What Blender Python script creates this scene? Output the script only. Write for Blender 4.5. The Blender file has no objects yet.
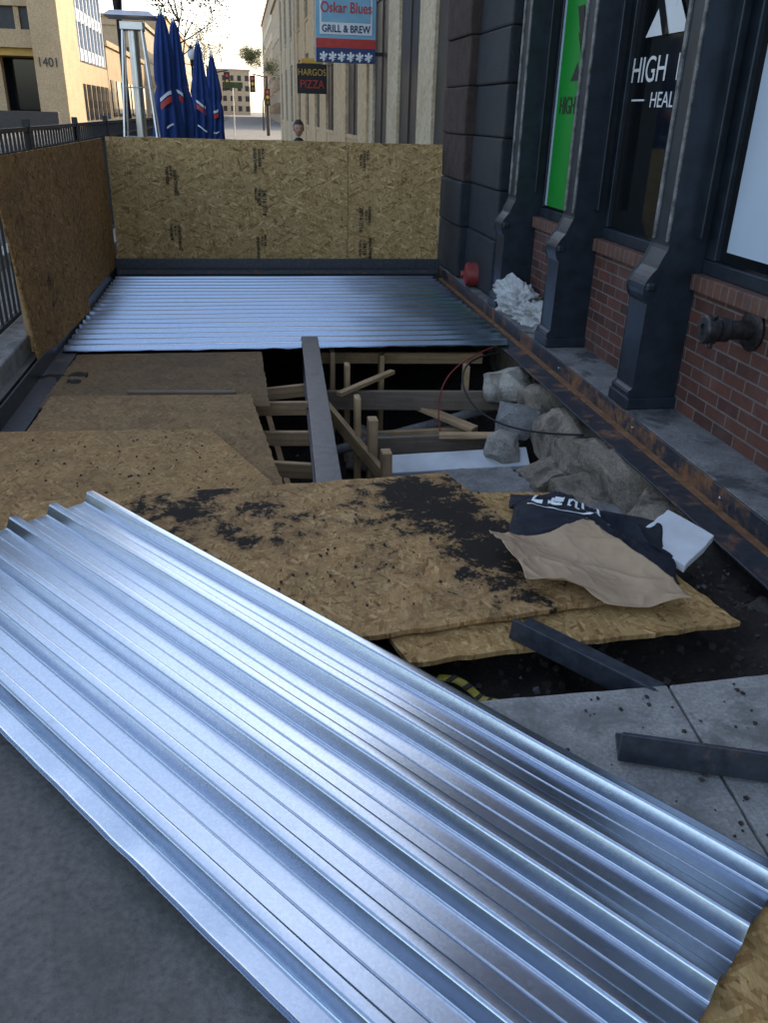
import bpy, bmesh, math, random
from mathutils import Vector, Matrix, noise
random.seed(7)
scene=bpy.context.scene
COL=scene.collection
# ------------------------------------------------------------ camera
Yw=Vector((-145,401.5,-825)).normalized()
hh=Vector((1,-0.028,0))
Zw=hh.cross(Yw).normalized()
Xw=Yw.cross(Zw).normalized()
cam=bpy.data.cameras.new('camera'); camo=bpy.data.objects.new('camera',cam); COL.objects.link(camo)
M=Matrix(((Xw.x,Xw.y,Xw.z,0),(Yw.x,Yw.y,Yw.z,0),(Zw.x,Zw.y,Zw.z,1.5),(0,0,0,1)))
camo.matrix_world=M
cam.sensor_fit='VERTICAL'; cam.sensor_height=36; cam.sensor_width=27; cam.lens=29.0
cam.clip_start=0.05; cam.clip_end=3000
scene.camera=camo
# ------------------------------------------------------------ world
w=bpy.data.worlds.new('World'); scene.world=w; w.use_nodes=True
nt=w.node_tree; nt.nodes.clear()
sky=nt.nodes.new('ShaderNodeTexSky'); sky.sky_type='NISHITA'; sky.sun_disc=False
SUN_EL,SUN_AZ=24,38
sky.sun_elevation=math.radians(SUN_EL); sky.sun_rotation=math.radians(SUN_AZ)
sky.air_density=1.0; sky.dust_density=2.4; sky.ozone_density=1.0
hs=nt.nodes.new('ShaderNodeHueSaturation'); hs.inputs['Saturation'].default_value=0.82; hs.inputs['Value'].default_value=2.8
bg=nt.nodes.new('ShaderNodeBackground'); bg.inputs['Strength'].default_value=0.15
wo=nt.nodes.new('ShaderNodeOutputWorld')
nt.links.new(sky.outputs[0],hs.inputs['Color']); nt.links.new(hs.outputs[0],bg.inputs[0]); nt.links.new(bg.outputs[0],wo.inputs[0])
sl=bpy.data.lights.new('sun','SUN'); sl.energy=5.0; sl.angle=math.radians(0.5); sl.color=(1,0.80,0.55)
so=bpy.data.objects.new('sun',sl); COL.objects.link(so)
sd=Vector((math.sin(math.radians(SUN_AZ))*math.cos(math.radians(SUN_EL)),math.cos(math.radians(SUN_AZ))*math.cos(math.radians(SUN_EL)),math.sin(math.radians(SUN_EL))))
so.rotation_euler=sd.to_track_quat('Z','Y').to_euler()
scene.view_settings.view_transform='Standard'; scene.view_settings.look='None'; scene.view_settings.exposure=0

# ------------------------------------------------------------ node helpers
class NT:
    def __init__(s,name):
        s.m=bpy.data.materials.new(name); s.m.use_nodes=True
        s.t=s.m.node_tree; s.b=s.t.nodes['Principled BSDF']
    def n(s,typ,**kw):
        nd=s.t.nodes.new('ShaderNode'+typ)
        for k,v in kw.items():
            if k in nd.inputs:
                i=nd.inputs[k]
                if hasattr(v,'is_output'): s.t.links.new(v,i)
                else: i.default_value=v
            else: setattr(nd,k,v)
        return nd
    def l(s,a,b): s.t.links.new(a,b)
    def obj(s,scale=(1,1,1),rot=(0,0,0),loc=(0,0,0),src='Object'):
        tc=s.n('TexCoord')
        mp=s.n('Mapping'); s.l(tc.outputs[src],mp.inputs[0])
        mp.inputs['Scale'].default_value=scale; mp.inputs['Rotation'].default_value=rot; mp.inputs['Location'].default_value=loc
        return mp.outputs[0]
    def robj(s,ang,scale,loc=(0,0,0)):
        a=s.obj((1,1,1),(0,0,ang),loc)
        mp=s.n('Mapping'); s.l(a,mp.inputs[0]); mp.inputs['Scale'].default_value=scale
        return mp.outputs[0]
    def pos(s):
        return s.n('NewGeometry').outputs['Position']
    def noise(s,vec,scale,detail=4,rough=0.55,dist=0.0):
        nd=s.n('TexNoise'); s.l(vec,nd.inputs['Vector'])
        nd.inputs['Scale'].default_value=scale; nd.inputs['Detail'].default_value=detail
        nd.inputs['Roughness'].default_value=rough; nd.inputs['Distortion'].default_value=dist
        return nd.outputs['Fac']
    def ramp(s,fac,stops):
        r=s.n('ValToRGB'); s.l(fac,r.inputs[0])
        e=r.color_ramp.elements
        while len(e)<len(stops): e.new(0.5)
        for i,(p,c) in enumerate(stops):
            e[i].position=p; e[i].color=(c if len(c)==4 else (*c,1)) if not isinstance(c,(int,float)) else (c,c,c,1)
        return r.outputs[0]
    def mix(s,fac,a,b,mode='MIX'):
        m=s.n('MixRGB',blend_type=mode)
        for i,v in ((0,fac),(1,a),(2,b)):
            if hasattr(v,'is_output'): s.l(v,m.inputs[i])
            elif isinstance(v,(int,float)): m.inputs[i].default_value=v if i==0 else (v,v,v,1)
            else: m.inputs[i].default_value=(*v,1)
        return m.outputs[0]
    def math(s,op,a,b=0.0):
        m=s.n('Math',operation=op)
        for i,v in ((0,a),(1,b)):
            if hasattr(v,'is_output'): s.l(v,m.inputs[i])
            else: m.inputs[i].default_value=v
        return m.outputs[0]
    def blob(s,c,r):
        vm=s.n('VectorMath',operation='DISTANCE'); s.l(s.pos(),vm.inputs[0]); vm.inputs[1].default_value=c
        return s.ramp(s.math('DIVIDE',vm.outputs['Value'],r),[(0.0,1.0),(1.0,0.0)])
    def bump(s,h,dist=0.01,strength=0.5):
        b=s.n('Bump'); b.inputs['Distance'].default_value=dist; b.inputs['Strength'].default_value=strength
        s.l(h,b.inputs['Height']); s.l(b.outputs[0],s.b.inputs['Normal'])
    def set(s,k,v):
        if hasattr(v,'is_output'): s.l(v,s.b.inputs[k])
        elif isinstance(v,tuple): s.b.inputs[k].default_value=(*v,1)
        else: s.b.inputs[k].default_value=v

def rough_mat(name,ca,cb,scale=4,rough=0.85,bump=0.004,bs=0.5,cc=None,fine=40,metal=0.0):
    n=NT(name); p=n.pos()
    a=n.noise(p,scale,5,0.65)
    c=n.ramp(a,[(0.3,ca),(0.7,cb)])
    f=n.noise(p,scale*fine/4,4,0.75)
    g=n.ramp(f,[(0.3,0.6),(0.75,1.25)])
    c=n.mix(1.0,c,g,'MULTIPLY')
    if cc: c=n.mix(n.ramp(n.noise(p,scale*0.6,5,0.7,0.5),[(0.50,0.0),(0.62,1.0)]),c,cc)
    n.set('Base Color',c); n.set('Roughness',rough); n.set('Metallic',metal)
    n.bump(f,bump,bs)
    return n.m

def osb(name,tint=(1,1,1),stain=0.0,dirt=0.3,stain_thr=0.52,blobs=(),k0=1.0,flat=0.0):
    n=NT(name)
    def layer(ang,off,k=1.0):
        k*=k0
        v=n.robj(ang,(15*k,62*k,15*k),(off,off*0.7,0))
        vo=n.n('TexVoronoi'); vo.inputs['Scale'].default_value=1.0; vo.inputs['Randomness'].default_value=0.95; n.l(v,vo.inputs['Vector'])
        s=n.n('SeparateColor'); n.l(vo.outputs['Color'],s.inputs[0])
        return s.outputs[0],s.outputs[1]
    A,ha=layer(0.30,0); B,hb=layer(-0.55,5.3,0.9); C,hc=layer(1.35,9.1,1.15)
    ab=n.math('GREATER_THAN',ha,hb)
    x=n.mix(ab,B,A); h=n.math('MAXIMUM',ha,hb)
    x=n.mix(n.math('GREATER_THAN',n.math('MULTIPLY',hc,0.92),h),x,C)
    col=n.ramp(x,[(0.0,(0.22,0.13,0.055)),(0.12,(0.36,0.24,0.11)),(0.5,(0.47,0.335,0.17)),(0.9,(0.57,0.43,0.23)),(1.0,(0.70,0.56,0.34))])
    if flat: col=n.mix(flat,col,(0.44,0.315,0.165))
    gr=n.noise(n.robj(0.2,(30,260,30)),1.0,3,0.6)
    col=n.mix(1.0,col,n.ramp(gr,[(0.3,0.78),(0.7,1.12)]),'MULTIPLY')
    col=n.mix(1.0,col,tint,'MULTIPLY')
    d=n.noise(n.pos(),2.3,7,0.75,0.4)
    col=n.mix(n.math('MULTIPLY',n.ramp(d,[(0.42,0.0),(0.8,1.0)]),dirt),col,(0.05,0.04,0.032))
    n.set('Roughness',0.82); n.b.inputs['Specular IOR Level'].default_value=0.25
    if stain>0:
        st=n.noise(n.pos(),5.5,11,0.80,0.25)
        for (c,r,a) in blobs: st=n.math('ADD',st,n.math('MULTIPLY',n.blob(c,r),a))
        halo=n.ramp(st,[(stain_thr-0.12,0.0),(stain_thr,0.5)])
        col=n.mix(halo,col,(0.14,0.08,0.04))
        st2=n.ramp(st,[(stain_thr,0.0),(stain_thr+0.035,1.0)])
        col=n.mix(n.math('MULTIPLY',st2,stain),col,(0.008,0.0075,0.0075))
    n.set('Base Color',col)
    n.bump(gr,0.001,0.35)
    return n.m

def plain(name,c,rough=0.5,metal=0.0,var=0.15,scale=12,bump=0.0008):
    n=NT(name); p=n.pos()
    a=n.noise(p,scale,3,0.6)
    lo=tuple(x*(1-var) for x in c); hi=tuple(min(1,x*(1+var)) for x in c)
    n.set('Base Color',n.ramp(a,[(0.3,lo),(0.7,hi)])); n.set('Roughness',rough); n.set('Metallic',metal)
    if bump>0.0009: n.bump(a,bump,0.4)
    return n.m

def wood(name,c,rough=0.75):
    n=NT(name)
    v=n.obj((3,60,60))
    a=n.noise(v,1.0,4,0.65,0.4)
    col=n.ramp(a,[(0.25,tuple(x*0.55 for x in c)),(0.55,c),(0.8,tuple(min(1,x*1.25) for x in c))])
    d=n.noise(n.pos(),5,4,0.6)
    col=n.mix(n.ramp(d,[(0.45,0.0),(0.8,0.5)]),col,(0.05,0.04,0.03))
    n.set('Base Color',col); n.set('Roughness',rough)
    return n.m

def galv():
    n=NT('galvanised_steel'); p=n.obj()
    vo=n.n('TexVoronoi'); vo.inputs['Scale'].default_value=150; n.l(p,vo.inputs['Vector'])
    s=n.n('SeparateColor'); n.l(vo.outputs['Color'],s.inputs[0])
    big=n.noise(p,2.2,3,0.55)
    c=n.ramp(s.outputs[0],[(0,(0.48,0.56,0.67)),(1,(0.54,0.62,0.73))])
    sm=n.noise(n.obj((3,12,3)),1.6,6,0.72,0.8)
    sf=n.ramp(sm,[(0.58,0.0),(0.78,1.0)])
    c=n.mix(n.math('MULTIPLY',sf,0.28),c,(0.28,0.28,0.29))
    n.set('Base Color',c); n.set('Metallic',1.0)
    r=n.math('ADD',n.math('MULTIPLY',big,0.10),n.math('MULTIPLY',s.outputs[1],0.02))
    r=n.math('ADD',r,n.math('MULTIPLY',sf,0.06)); r=n.math('ADD',r,0.15)
    n.set('Roughness',r)
    return n.m

def steel_rust(name='rusty_steel',amt=0.6):
    n=NT(name); p=n.pos()
    a=n.noise(p,5,6,0.7,0.3); b=n.noise(p,28,4,0.7)
    c=n.ramp(b,[(0.3,(0.035,0.042,0.055)),(0.7,(0.075,0.085,0.105))])
    r=n.ramp(b,[(0.3,(0.12,0.045,0.016)),(0.7,(0.32,0.145,0.055))])
    f=n.ramp(a,[(amt,0.0),(amt+0.14,0.85)])
    n.set('Base Color',n.mix(f,c,r)); n.set('Roughness',n.ramp(f,[(0,0.42),(1,0.85)])); n.set('Metallic',n.ramp(f,[(0,0.5),(1,0.0)]))
    return n.m

def brick(name,c1,c2,mortar,bw=0.205,rh=0.072,dark=0.4):
    n=NT(name); p=n.pos()
    s=n.n('SeparateXYZ'); n.l(p,s.inputs[0])
    cx=n.n('CombineXYZ')
    n.l(n.math('ADD',s.outputs[1],s.outputs[0]),cx.inputs[0]); n.l(s.outputs[2],cx.inputs[1])
    br=n.n('TexBrick'); n.l(cx.outputs[0],br.inputs['Vector'])
    br.inputs['Scale'].default_value=1; br.inputs['Brick Width'].default_value=bw; br.inputs['Row Height'].default_value=rh
    br.inputs['Mortar Size'].default_value=0.006; br.inputs['Mortar Smooth'].default_value=0.2; br.inputs['Bias'].default_value=0.0
    br.inputs['Color1'].default_value=(*c1,1); br.inputs['Color2'].default_value=(*c2,1); br.inputs['Mortar'].default_value=(*mortar,1)
    a=n.noise(p,7,5,0.75)
    c=n.mix(1.0,br.outputs[0],n.ramp(a,[(0.25,1-dark),(0.75,1.25)]),'MULTIPLY')
    c=n.mix(n.ramp(n.noise(p,3,5,0.7),[(0.5,0.0),(0.8,0.4)]),c,(0.14,0.12,0.11))
    n.set('Base Color',c); n.set('Roughness',0.85)
    n.bump(n.ramp(br.outputs['Fac'],[(0,1.0),(1,0.0)]),0.006,0.8)
    return n.m

MAT={}
MAT['galv']=galv()
MAT['osb']=osb('osb_clean',(1.0,0.91,0.76),0,0.25)
MAT['osb_left']=osb('osb_weathered',(0.84,0.64,0.46),0.85,0.45,0.71,[((-1.4,6.2,0.35),0.9,0.17)])
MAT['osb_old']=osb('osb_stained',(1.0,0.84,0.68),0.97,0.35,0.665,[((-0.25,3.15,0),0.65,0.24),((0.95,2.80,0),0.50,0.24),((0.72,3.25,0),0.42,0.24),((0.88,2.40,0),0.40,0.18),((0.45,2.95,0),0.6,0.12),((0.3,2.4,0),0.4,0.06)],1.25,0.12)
MAT['osb_fresh']=osb('osb_lower',(0.98,0.83,0.62),0.5,0.4,0.72,(),1.25,0.1)
MAT['osb_grey']=osb('osb_greyed',(0.62,0.53,0.46),0.4,0.55,0.68,(),1.2,0.35)
MAT['osb_pale']=osb('osb_trodden',(0.84,0.70,0.55),0.4,0.5,0.72,(),1.25,0.25)
MAT['ply_dark']=osb('osb_dirty',(0.40,0.35,0.32),0.6,0.75,0.66,(),1.2,0.45)
MAT['wood']=wood('lumber',(0.55,0.36,0.19))
MAT['wood_old']=wood('old_lumber',(0.20,0.15,0.11))
MAT['steel']=steel_rust('mill_steel',0.62)
MAT['steel_r']=steel_rust('mill_steel_rusted',0.52)
MAT['steel_ledge']=steel_rust('mill_steel_streaked',0.46)
MAT['rust']=rough_mat('rust',(0.12,0.05,0.02),(0.30,0.15,0.065),12,0.9)
MAT['sidewalk']=rough_mat('sidewalk_concrete',(0.115,0.11,0.102),(0.20,0.19,0.175),1.8,0.85,0.003,0.8,(0.10,0.097,0.092),130)
MAT['slab']=rough_mat('slab_concrete',(0.28,0.275,0.26),(0.44,0.43,0.41),6,0.9,0.005,0.8,(0.20,0.195,0.185),60)
MAT['ledge']=rough_mat('ledge_concrete',(0.13,0.13,0.13),(0.27,0.265,0.26),5,0.85,0.004,0.6,(0.06,0.06,0.062),50)
MAT['dirt']=rough_mat('dirt',(0.014,0.011,0.009),(0.055,0.042,0.032),6,0.97,0.02,1.0)
MAT['stone']=rough_mat('limestone',(0.22,0.175,0.13),(0.42,0.35,0.27),7,0.92,0.012,0.8,(0.11,0.09,0.07))
MAT['stone_l']=rough_mat('pale_limestone',(0.36,0.32,0.27),(0.58,0.54,0.47),7,0.92,0.012,0.8,(0.22,0.19,0.16))
MAT['stone_g']=rough_mat('grey_rubble',(0.16,0.155,0.15),(0.34,0.33,0.32),8,0.92,0.010,0.8)
MAT['stone_d']=rough_mat('soil_clods',(0.03,0.025,0.02),(0.11,0.095,0.08),9,0.95,0.01,0.9)
MAT['asphalt']=rough_mat('asphalt',(0.04,0.04,0.042),(0.065,0.065,0.065),3,0.9)
MAT['brick']=brick('red_brick',(0.135,0.048,0.033),(0.070,0.028,0.022),(0.16,0.14,0.125))
MAT['rowlock']=brick('sill_brick',(0.16,0.068,0.045),(0.10,0.046,0.033),(0.15,0.13,0.115),0.07,0.30)
MAT['navy']=plain('navy_paint',(0.014,0.021,0.031),0.42,0,0.4,9)
MAT['navy_worn']=rough_mat('worn_paint_edge',(0.03,0.035,0.04),(0.30,0.29,0.28),14,0.45,0.001,0.4)
MAT['pier']=rough_mat('painted_rough_stone',(0.014,0.020,0.028),(0.034,0.040,0.050),6,0.6,0.03,1.0)
MAT['pier_red']=rough_mat('rough_sandstone',(0.055,0.034,0.03),(0.12,0.075,0.06),7,0.9,0.04,1.0)
MAT['glass']=plain('dark_glass',(0.008,0.010,0.012),0.06,0,0.2,3,0)
MAT['glass_far']=plain('dim_window',(0.022,0.022,0.024),0.45,0,0.4,2,0)
MAT['glass_blue']=plain('blue_glass',(0.16,0.25,0.36),0.08,0.3,0.2,0.3,0)
MAT['green']=plain('green_vinyl',(0.010,0.25,0.030),0.35,0,0.08,2,0)
MAT['whitev']=plain('white_vinyl',(0.70,0.72,0.74),0.4,0,0.03,3,0)
MAT['plastic']=rough_mat('white_plastic_film',(0.40,0.40,0.39),(0.68,0.68,0.66),12,0.35,0.01,0.6)
MAT['paleblue']=plain('pale_poster',(0.50,0.58,0.68),0.35,0,0.08,1.2,0)
MAT['beige']=rough_mat('limestone_facade',(0.50,0.39,0.25),(0.64,0.52,0.36),1.5,0.85)
MAT['tan']=rough_mat('tan_precast',(0.52,0.36,0.20),(0.64,0.46,0.27),0.8,0.85)
MAT['white']=plain('white_panel',(0.66,0.68,0.70),0.6,0,0.12,6)
MAT['black']=plain('black_iron',(0.012,0.012,0.014),0.45,0.2,0.3,20)
MAT['fabric_blk']=plain('black_canvas',(0.008,0.011,0.021),0.85,0,0.4,25,0.004)
MAT['paper']=plain('brown_builders_paper',(0.42,0.29,0.18),0.65,0,0.12,7,0.002)
MAT['umb']=plain('blue_canvas',(0.005,0.035,0.17),0.75,0,0.3,6,0.01)
MAT['red']=plain('red_paint',(0.45,0.03,0.025),0.4,0,0.15,10)
MAT['redcan']=plain('faded_red_plastic',(0.22,0.022,0.018),0.5,0,0.3,10)
MAT['signblue']=plain('sign_light_blue',(0.20,0.40,0.54),0.5,0,0.1,3,0)
MAT['signnavy']=plain('sign_navy',(0.02,0.04,0.13),0.5,0,0.1,3,0)
MAT['gold']=plain('sign_gold',(0.55,0.33,0.06),0.5,0,0.1,3,0)
MAT['yellow']=plain('yellow_tape',(0.32,0.26,0.03),0.6,0,0.4,30)
MAT['inox']=plain('stainless',(0.55,0.55,0.56),0.3,1.0,0.1,10,0)
MAT['bark']=rough_mat('bark',(0.05,0.04,0.03),(0.10,0.08,0.06),10,0.9)
MAT['leaf']=plain('autumn_leaf',(0.12,0.085,0.03),0.7,0,0.5,4,0)
MAT['leafg']=plain('green_leaf',(0.09,0.10,0.025),0.7,0,0.5,2,0)
MAT['skin']=plain('skin',(0.42,0.24,0.17),0.55,0,0.1,20)
MAT['cloth']=plain('dark_jacket',(0.02,0.022,0.03),0.85,0,0.3,20)
MAT['cap_iron']=plain('weathered_brass',(0.05,0.045,0.045),0.45,0.7,0.5,30)
MAT['ink']=plain('ink',(0.03,0.025,0.02),0.8,0,0.1,3,0)
MAT['brownpaint']=plain('dark_bronze',(0.05,0.04,0.035),0.5,0.2,0.2,5)

# ------------------------------------------------------------ mesh helpers
def link(o,parent=None):
    COL.objects.link(o)
    if parent: o.parent=parent
    return o
def empty(name,loc=(0,0,0)):
    e=bpy.data.objects.new(name,None); e.empty_display_size=0.1; e.location=loc; COL.objects.link(e); return e
def mesh(name,vs,fs,mat,parent=None,smooth=False,mw=None):
    me=bpy.data.meshes.new(name); me.from_pydata([tuple(v) for v in vs],[],fs); me.update()
    mats=mat if isinstance(mat,list) else [mat]
    for m in mats: me.materials.append(MAT[m] if isinstance(m,str) else m)
    if smooth:
        for p in me.polygons: p.use_smooth=True
    o=bpy.data.objects.new(name,me)
    if mw is not None: o.matrix_world=mw
    link(o,parent); return o
def bevel(o,wd=0.004,seg=2):
    b=o.modifiers.new('bevel','BEVEL'); b.width=wd; b.segments=seg; b.limit_method='ANGLE'; b.angle_limit=math.radians(35); return o
def box(name,x0,x1,y0,y1,z0,z1,mat,parent=None,bv=0.0):
    c=Vector(((x0+x1)/2,(y0+y1)/2,(z0+z1)/2)); a,b,d=(x1-x0)/2,(y1-y0)/2,(z1-z0)/2
    vs=[(sx*a,sy*b,sz*d) for sx in(-1,1) for sy in(-1,1) for sz in(-1,1)]
    fs=[(0,1,3,2),(4,6,7,5),(0,4,5,1),(2,3,7,6),(0,2,6,4),(1,5,7,3)]
    o=mesh(name,vs,fs,mat,parent); o.location=c
    if bv: bevel(o,bv)
    return o
def beam(name,p0,p1,wd,ht,mat,parent=None,bv=0.003,roll=0):
    p0=Vector(p0);p1=Vector(p1); d=(p1-p0); L=d.length; d.normalize()
    up=Vector((0,0,1)) if abs(d.z)<0.9 else Vector((0,1,0))
    s=up.cross(d).normalized(); u=d.cross(s)
    R=Matrix((d,s,u)).transposed().to_4x4()@Matrix.Rotation(roll,4,'X')
    vs=[(sx*L/2,sy*wd/2,sz*ht/2) for sx in(-1,1) for sy in(-1,1) for sz in(-1,1)]
    fs=[(0,1,3,2),(4,6,7,5),(0,4,5,1),(2,3,7,6),(0,2,6,4),(1,5,7,3)]
    o=mesh(name,vs,fs,mat,parent,mw=Matrix.Translation((p0+p1)/2)@R)
    if bv: bevel(o,bv,1)
    return o
def prism(name,prof,p0,p1,mat,parent=None,bv=0.0):
    p0=Vector(p0);p1=Vector(p1); d=(p1-p0); L=d.length; d.normalize()
    s=Vector((0,0,1)).cross(d).normalized(); u=d.cross(s)
    R=Matrix((d,s,u)).transposed().to_4x4()
    n=len(prof)
    vs=[(0,a,b) for a,b in prof]+[(L,a,b) for a,b in prof]
    fs=[(i,(i+1)%n,(i+1)%n+n,i+n) for i in range(n)]+[tuple(range(n))[::-1],tuple(range(n,2*n))]
    o=mesh(name,vs,fs,mat,parent,mw=Matrix.Translation(p0)@R)
    if bv: bevel(o,bv,1)
    return o
def board(name,pts,th,mat,parent=None,jit=0.004,warp=0.0):
    P=[Vector(p) for p in pts]
    x=(P[1]-P[0]).normalized(); nrm=Vector((0,0,0))
    for i in range(len(P)): nrm+=P[i].cross(P[(i+1)%len(P)])
    nrm.normalize(); y=nrm.cross(x).normalized()
    R=Matrix((x,y,nrm)).transposed().to_4x4(); MW=Matrix.Translation(P[0])@R; IV=MW.inverted()
    loc=[]
    for i in range(len(P)):
        a=IV@P[i]; b=IV@P[(i+1)%len(P)]; k=max(1,int((b-a).length/0.04)); dr=(b-a).normalized(); nn=Vector((-dr.y,dr.x,0))
        for j in range(k):
            q=a.lerp(b,j/k)
            if j: q=q+nn*random.uniform(-jit,jit)
            q.z=0; loc.append(q)
    n=len(loc)
    vs=[(q.x,q.y,0) for q in loc]+[(q.x,q.y,-th) for q in loc]
    fs=[tuple(range(n)),tuple(range(n,2*n))[::-1]]+[(i,i+n,(i+1)%n+n,(i+1)%n) for i in range(n)]
    return mesh(name,vs,fs,mat,parent,mw=MW)
def lathe(name,prof,loc,mat,parent=None,seg=24,axis=None,smooth=True):
    vs=[];fs=[]
    for r,z in prof:
        for i in range(seg):
            a=2*math.pi*i/seg; vs.append((r*math.cos(a),r*math.sin(a),z))
    for j in range(len(prof)-1):
        for i in range(seg):
            fs.append((j*seg+i,j*seg+(i+1)%seg,(j+1)*seg+(i+1)%seg,(j+1)*seg+i))
    fs.append(tuple(range(seg))[::-1]); fs.append(tuple(range((len(prof)-1)*seg,len(prof)*seg)))
    mw=Matrix.Translation(loc)
    if axis is not None: mw=mw@Vector(axis).to_track_quat('Z','Y').to_matrix().to_4x4()
    o=mesh(name,vs,fs,mat,parent,smooth,mw=mw)
    if smooth:
        e=o.modifiers.new('es','EDGE_SPLIT'); e.split_angle=math.radians(40)
    return o
def tube(name,pts,r,mat,parent=None,cyc=False):
    cu=bpy.data.curves.new(name,'CURVE'); cu.dimensions='3D'; cu.bevel_depth=r; cu.bevel_resolution=3
    sp=cu.splines.new('NURBS' if len(pts)>2 else 'POLY'); sp.points.add(len(pts)-1)
    for i,p in enumerate(pts): sp.points[i].co=(*p,1)
    sp.use_endpoint_u=True
    cu.use_fill_caps=True
    cu.materials.append(MAT[mat]); o=bpy.data.objects.new(name,cu); return link(o,parent)
def text(name,s,size,loc,xdir,updir,mat,parent=None,ext=0.001,align='LEFT',sx=1.0,off=0.0):
    cu=bpy.data.curves.new(name,'FONT'); cu.body=s; cu.size=size; cu.extrude=ext; cu.align_x=align; cu.offset=off
    cu.materials.append(MAT[mat])
    o=bpy.data.objects.new(name,cu)
    x=Vector(xdir).normalized(); u=Vector(updir).normalized(); z=x.cross(u)
    o.matrix_world=Matrix.Translation(loc)@Matrix((x*sx,u,z)).transposed().to_4x4()
    return link(o,parent)
def rock(name,loc,sz,mat,parent=None,seed=0,rot=None,amp=0.18,blocky=0.6,hf=0.0):
    bm=bmesh.new(); bmesh.ops.create_cube(bm,size=1.0)
    bmesh.ops.subdivide_edges(bm,edges=bm.edges[:],cuts=9,use_grid_fill=True)
    # chip flat planes off the block, then roughen
    rnd=random.Random(int(seed*100))
    planes=[]
    if not hf:
        for _ in range(9):
            d=Vector((rnd.gauss(0,1),rnd.gauss(0,1),rnd.gauss(0,1))).normalized(); planes.append((d,rnd.uniform(0.40,0.60)))
    for v in bm.verts:
        s=v.co.normalized()*0.62
        v.co=v.co.lerp(s,1-blocky)
        for d,k in planes:
            e=v.co.dot(d)-k
            if e>0: v.co-=d*e
        q=v.co*2.2+Vector((seed*3.1,seed*1.7,seed))
        v.co+=v.co.normalized()*(noise.noise(q)*amp+noise.noise(q*3.5)*amp*0.35+abs(noise.noise(q*2.6))*hf)
        v.co=Vector((v.co.x*sz[0],v.co.y*sz[1],v.co.z*sz[2]))
    me=bpy.data.meshes.new(name); bm.to_mesh(me); bm.free(); me.materials.append(MAT[mat])
    o=bpy.data.objects.new(name,me); o.location=loc
    o.rotation_euler=rot or (random.uniform(-.25,.25),random.uniform(-.25,.25),random.uniform(-.5,.5))
    return link(o,parent)

# ------------------------------------------------------------ ground with pit opening
HX0,HX1,HY0,HY1=-1.40,2.12,1.80,9.22
R=900
def gsheet(name,outer,hole,z,mat):
    x0,x1,y0,y1=outer; a0,a1,b0,b1=hole
    vs=[(x0,y0,z),(x1,y0,z),(x1,y1,z),(x0,y1,z),(a0,b0,z),(a1,b0,z),(a1,b1,z),(a0,b1,z)]
    fs=[(0,1,5,4),(1,2,6,5),(2,3,7,6),(3,0,4,7)]
    return mesh(name,vs,fs,mat)
gsheet('ground',(-R,R,-R,R),(HX0,HX1,HY0,HY1),-0.004,'sidewalk')
box('sidewalk_edge',HX0,0.25,1.80,2.35,-0.12,-0.007,'sidewalk')
mesh('street',[(-11,-60,0.0),(-2.6,-60,0.0),(-2.6,400,0.0),(-11,400,0.0)],[(0,1,2,3)],'asphalt')
box('kerb',-2.6,-2.42,-60,200,-0.05,0.12,'slab',bv=0.01)
mesh('lane_marking',[(-6.9,-10,0.004),(-6.78,-10,0.004),(-6.78,200,0.004),(-6.9,200,0.004)],[(0,1,2,3)],'yellow')
def dh(x,y):
    near=-0.16
    t=min(1,max(0,(y-2.9)/0.7)); t=t*t*(3-2*t)
    z=near*(1-t)+(-0.95)*t
    l=min(1,max(0,(-0.75-x)/0.3)); z=z*(1-l)+(-0.14)*l
    r=min(1,max(0,(x-1.55)/0.5)); z=z*(1-r)+max(z,-0.5 if y>3 else -0.22)*r
    z+=0.09*noise.noise(Vector((x*2.3,y*2.3,0)))+0.035*noise.noise(Vector((x*9,y*9,3)))+0.015*noise.noise(Vector((x*25,y*25,3)))
    return z
nx,ny=110,210
vs=[];fs=[]
for j in range(ny+1):
    for i in range(nx+1):
        x=HX0+(HX1-HX0)*i/nx; y=HY0+(HY1-HY0)*j/ny; vs.append((x,y,dh(x,y)))
for j in range(ny):
    for i in range(nx):
        a=j*(nx+1)+i; fs.append((a,a+1,a+nx+2,a+nx+1))
mesh('excavation_dirt',vs,fs,'dirt',smooth=True)
pw=empty('excavation_wall')
box('side_near',HX0,HX1,HY0-0.15,HY0,-1.3,-0.008,'dirt',pw)
box('side_left',HX0-0.15,HX0,HY0,HY1,-1.3,-0.008,'dirt',pw)
box('side_far',HX0,HX1,HY1,HY1+0.15,-1.3,-0.008,'dirt',pw)
box('side_right',HX1+0.0,HX1+0.2,HY0,HY1,-1.3,-0.15,'stone',pw)
def pebbles(name,n,mat,sizes):
    vs=[];fs=[]
    for i in range(n):
        if random.random()<0.7: x=random.uniform(0.6,2.1); y=random.uniform(1.82,6.0)
        else: x=random.uniform(-1.35,2.05); y=random.uniform(2.4,6.2)
        s=random.choice(sizes); c=(x,y,dh(x,y)+s*0.3)
        b=len(vs); k=[Vector((random.uniform(.5,1)*a,random.uniform(.5,1)*d,random.uniform(.4,.9)*e))*s for a in(-1,1) for d in(-1,1) for e in(-1,1)]
        Rm=Matrix.Rotation(random.uniform(0,6),3,'Z')@Matrix.Rotation(random.uniform(0,6),3,'X')
        for q in k: vs.append(tuple(Rm@q+Vector(c)))
        for f in [(0,1,3,2),(4,6,7,5),(0,4,5,1),(2,3,7,6),(0,2,6,4),(1,5,7,3)]: fs.append(tuple(b+i for i in f))
    mesh(name,vs,fs,mat)
pebbles('rubble',3500,'stone_d',[0.003,0.005,0.006,0.008,0.010,0.014])
pebbles('gravel',260,'stone_g',[0.004,0.006,0.008,0.012,0.018])
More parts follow.
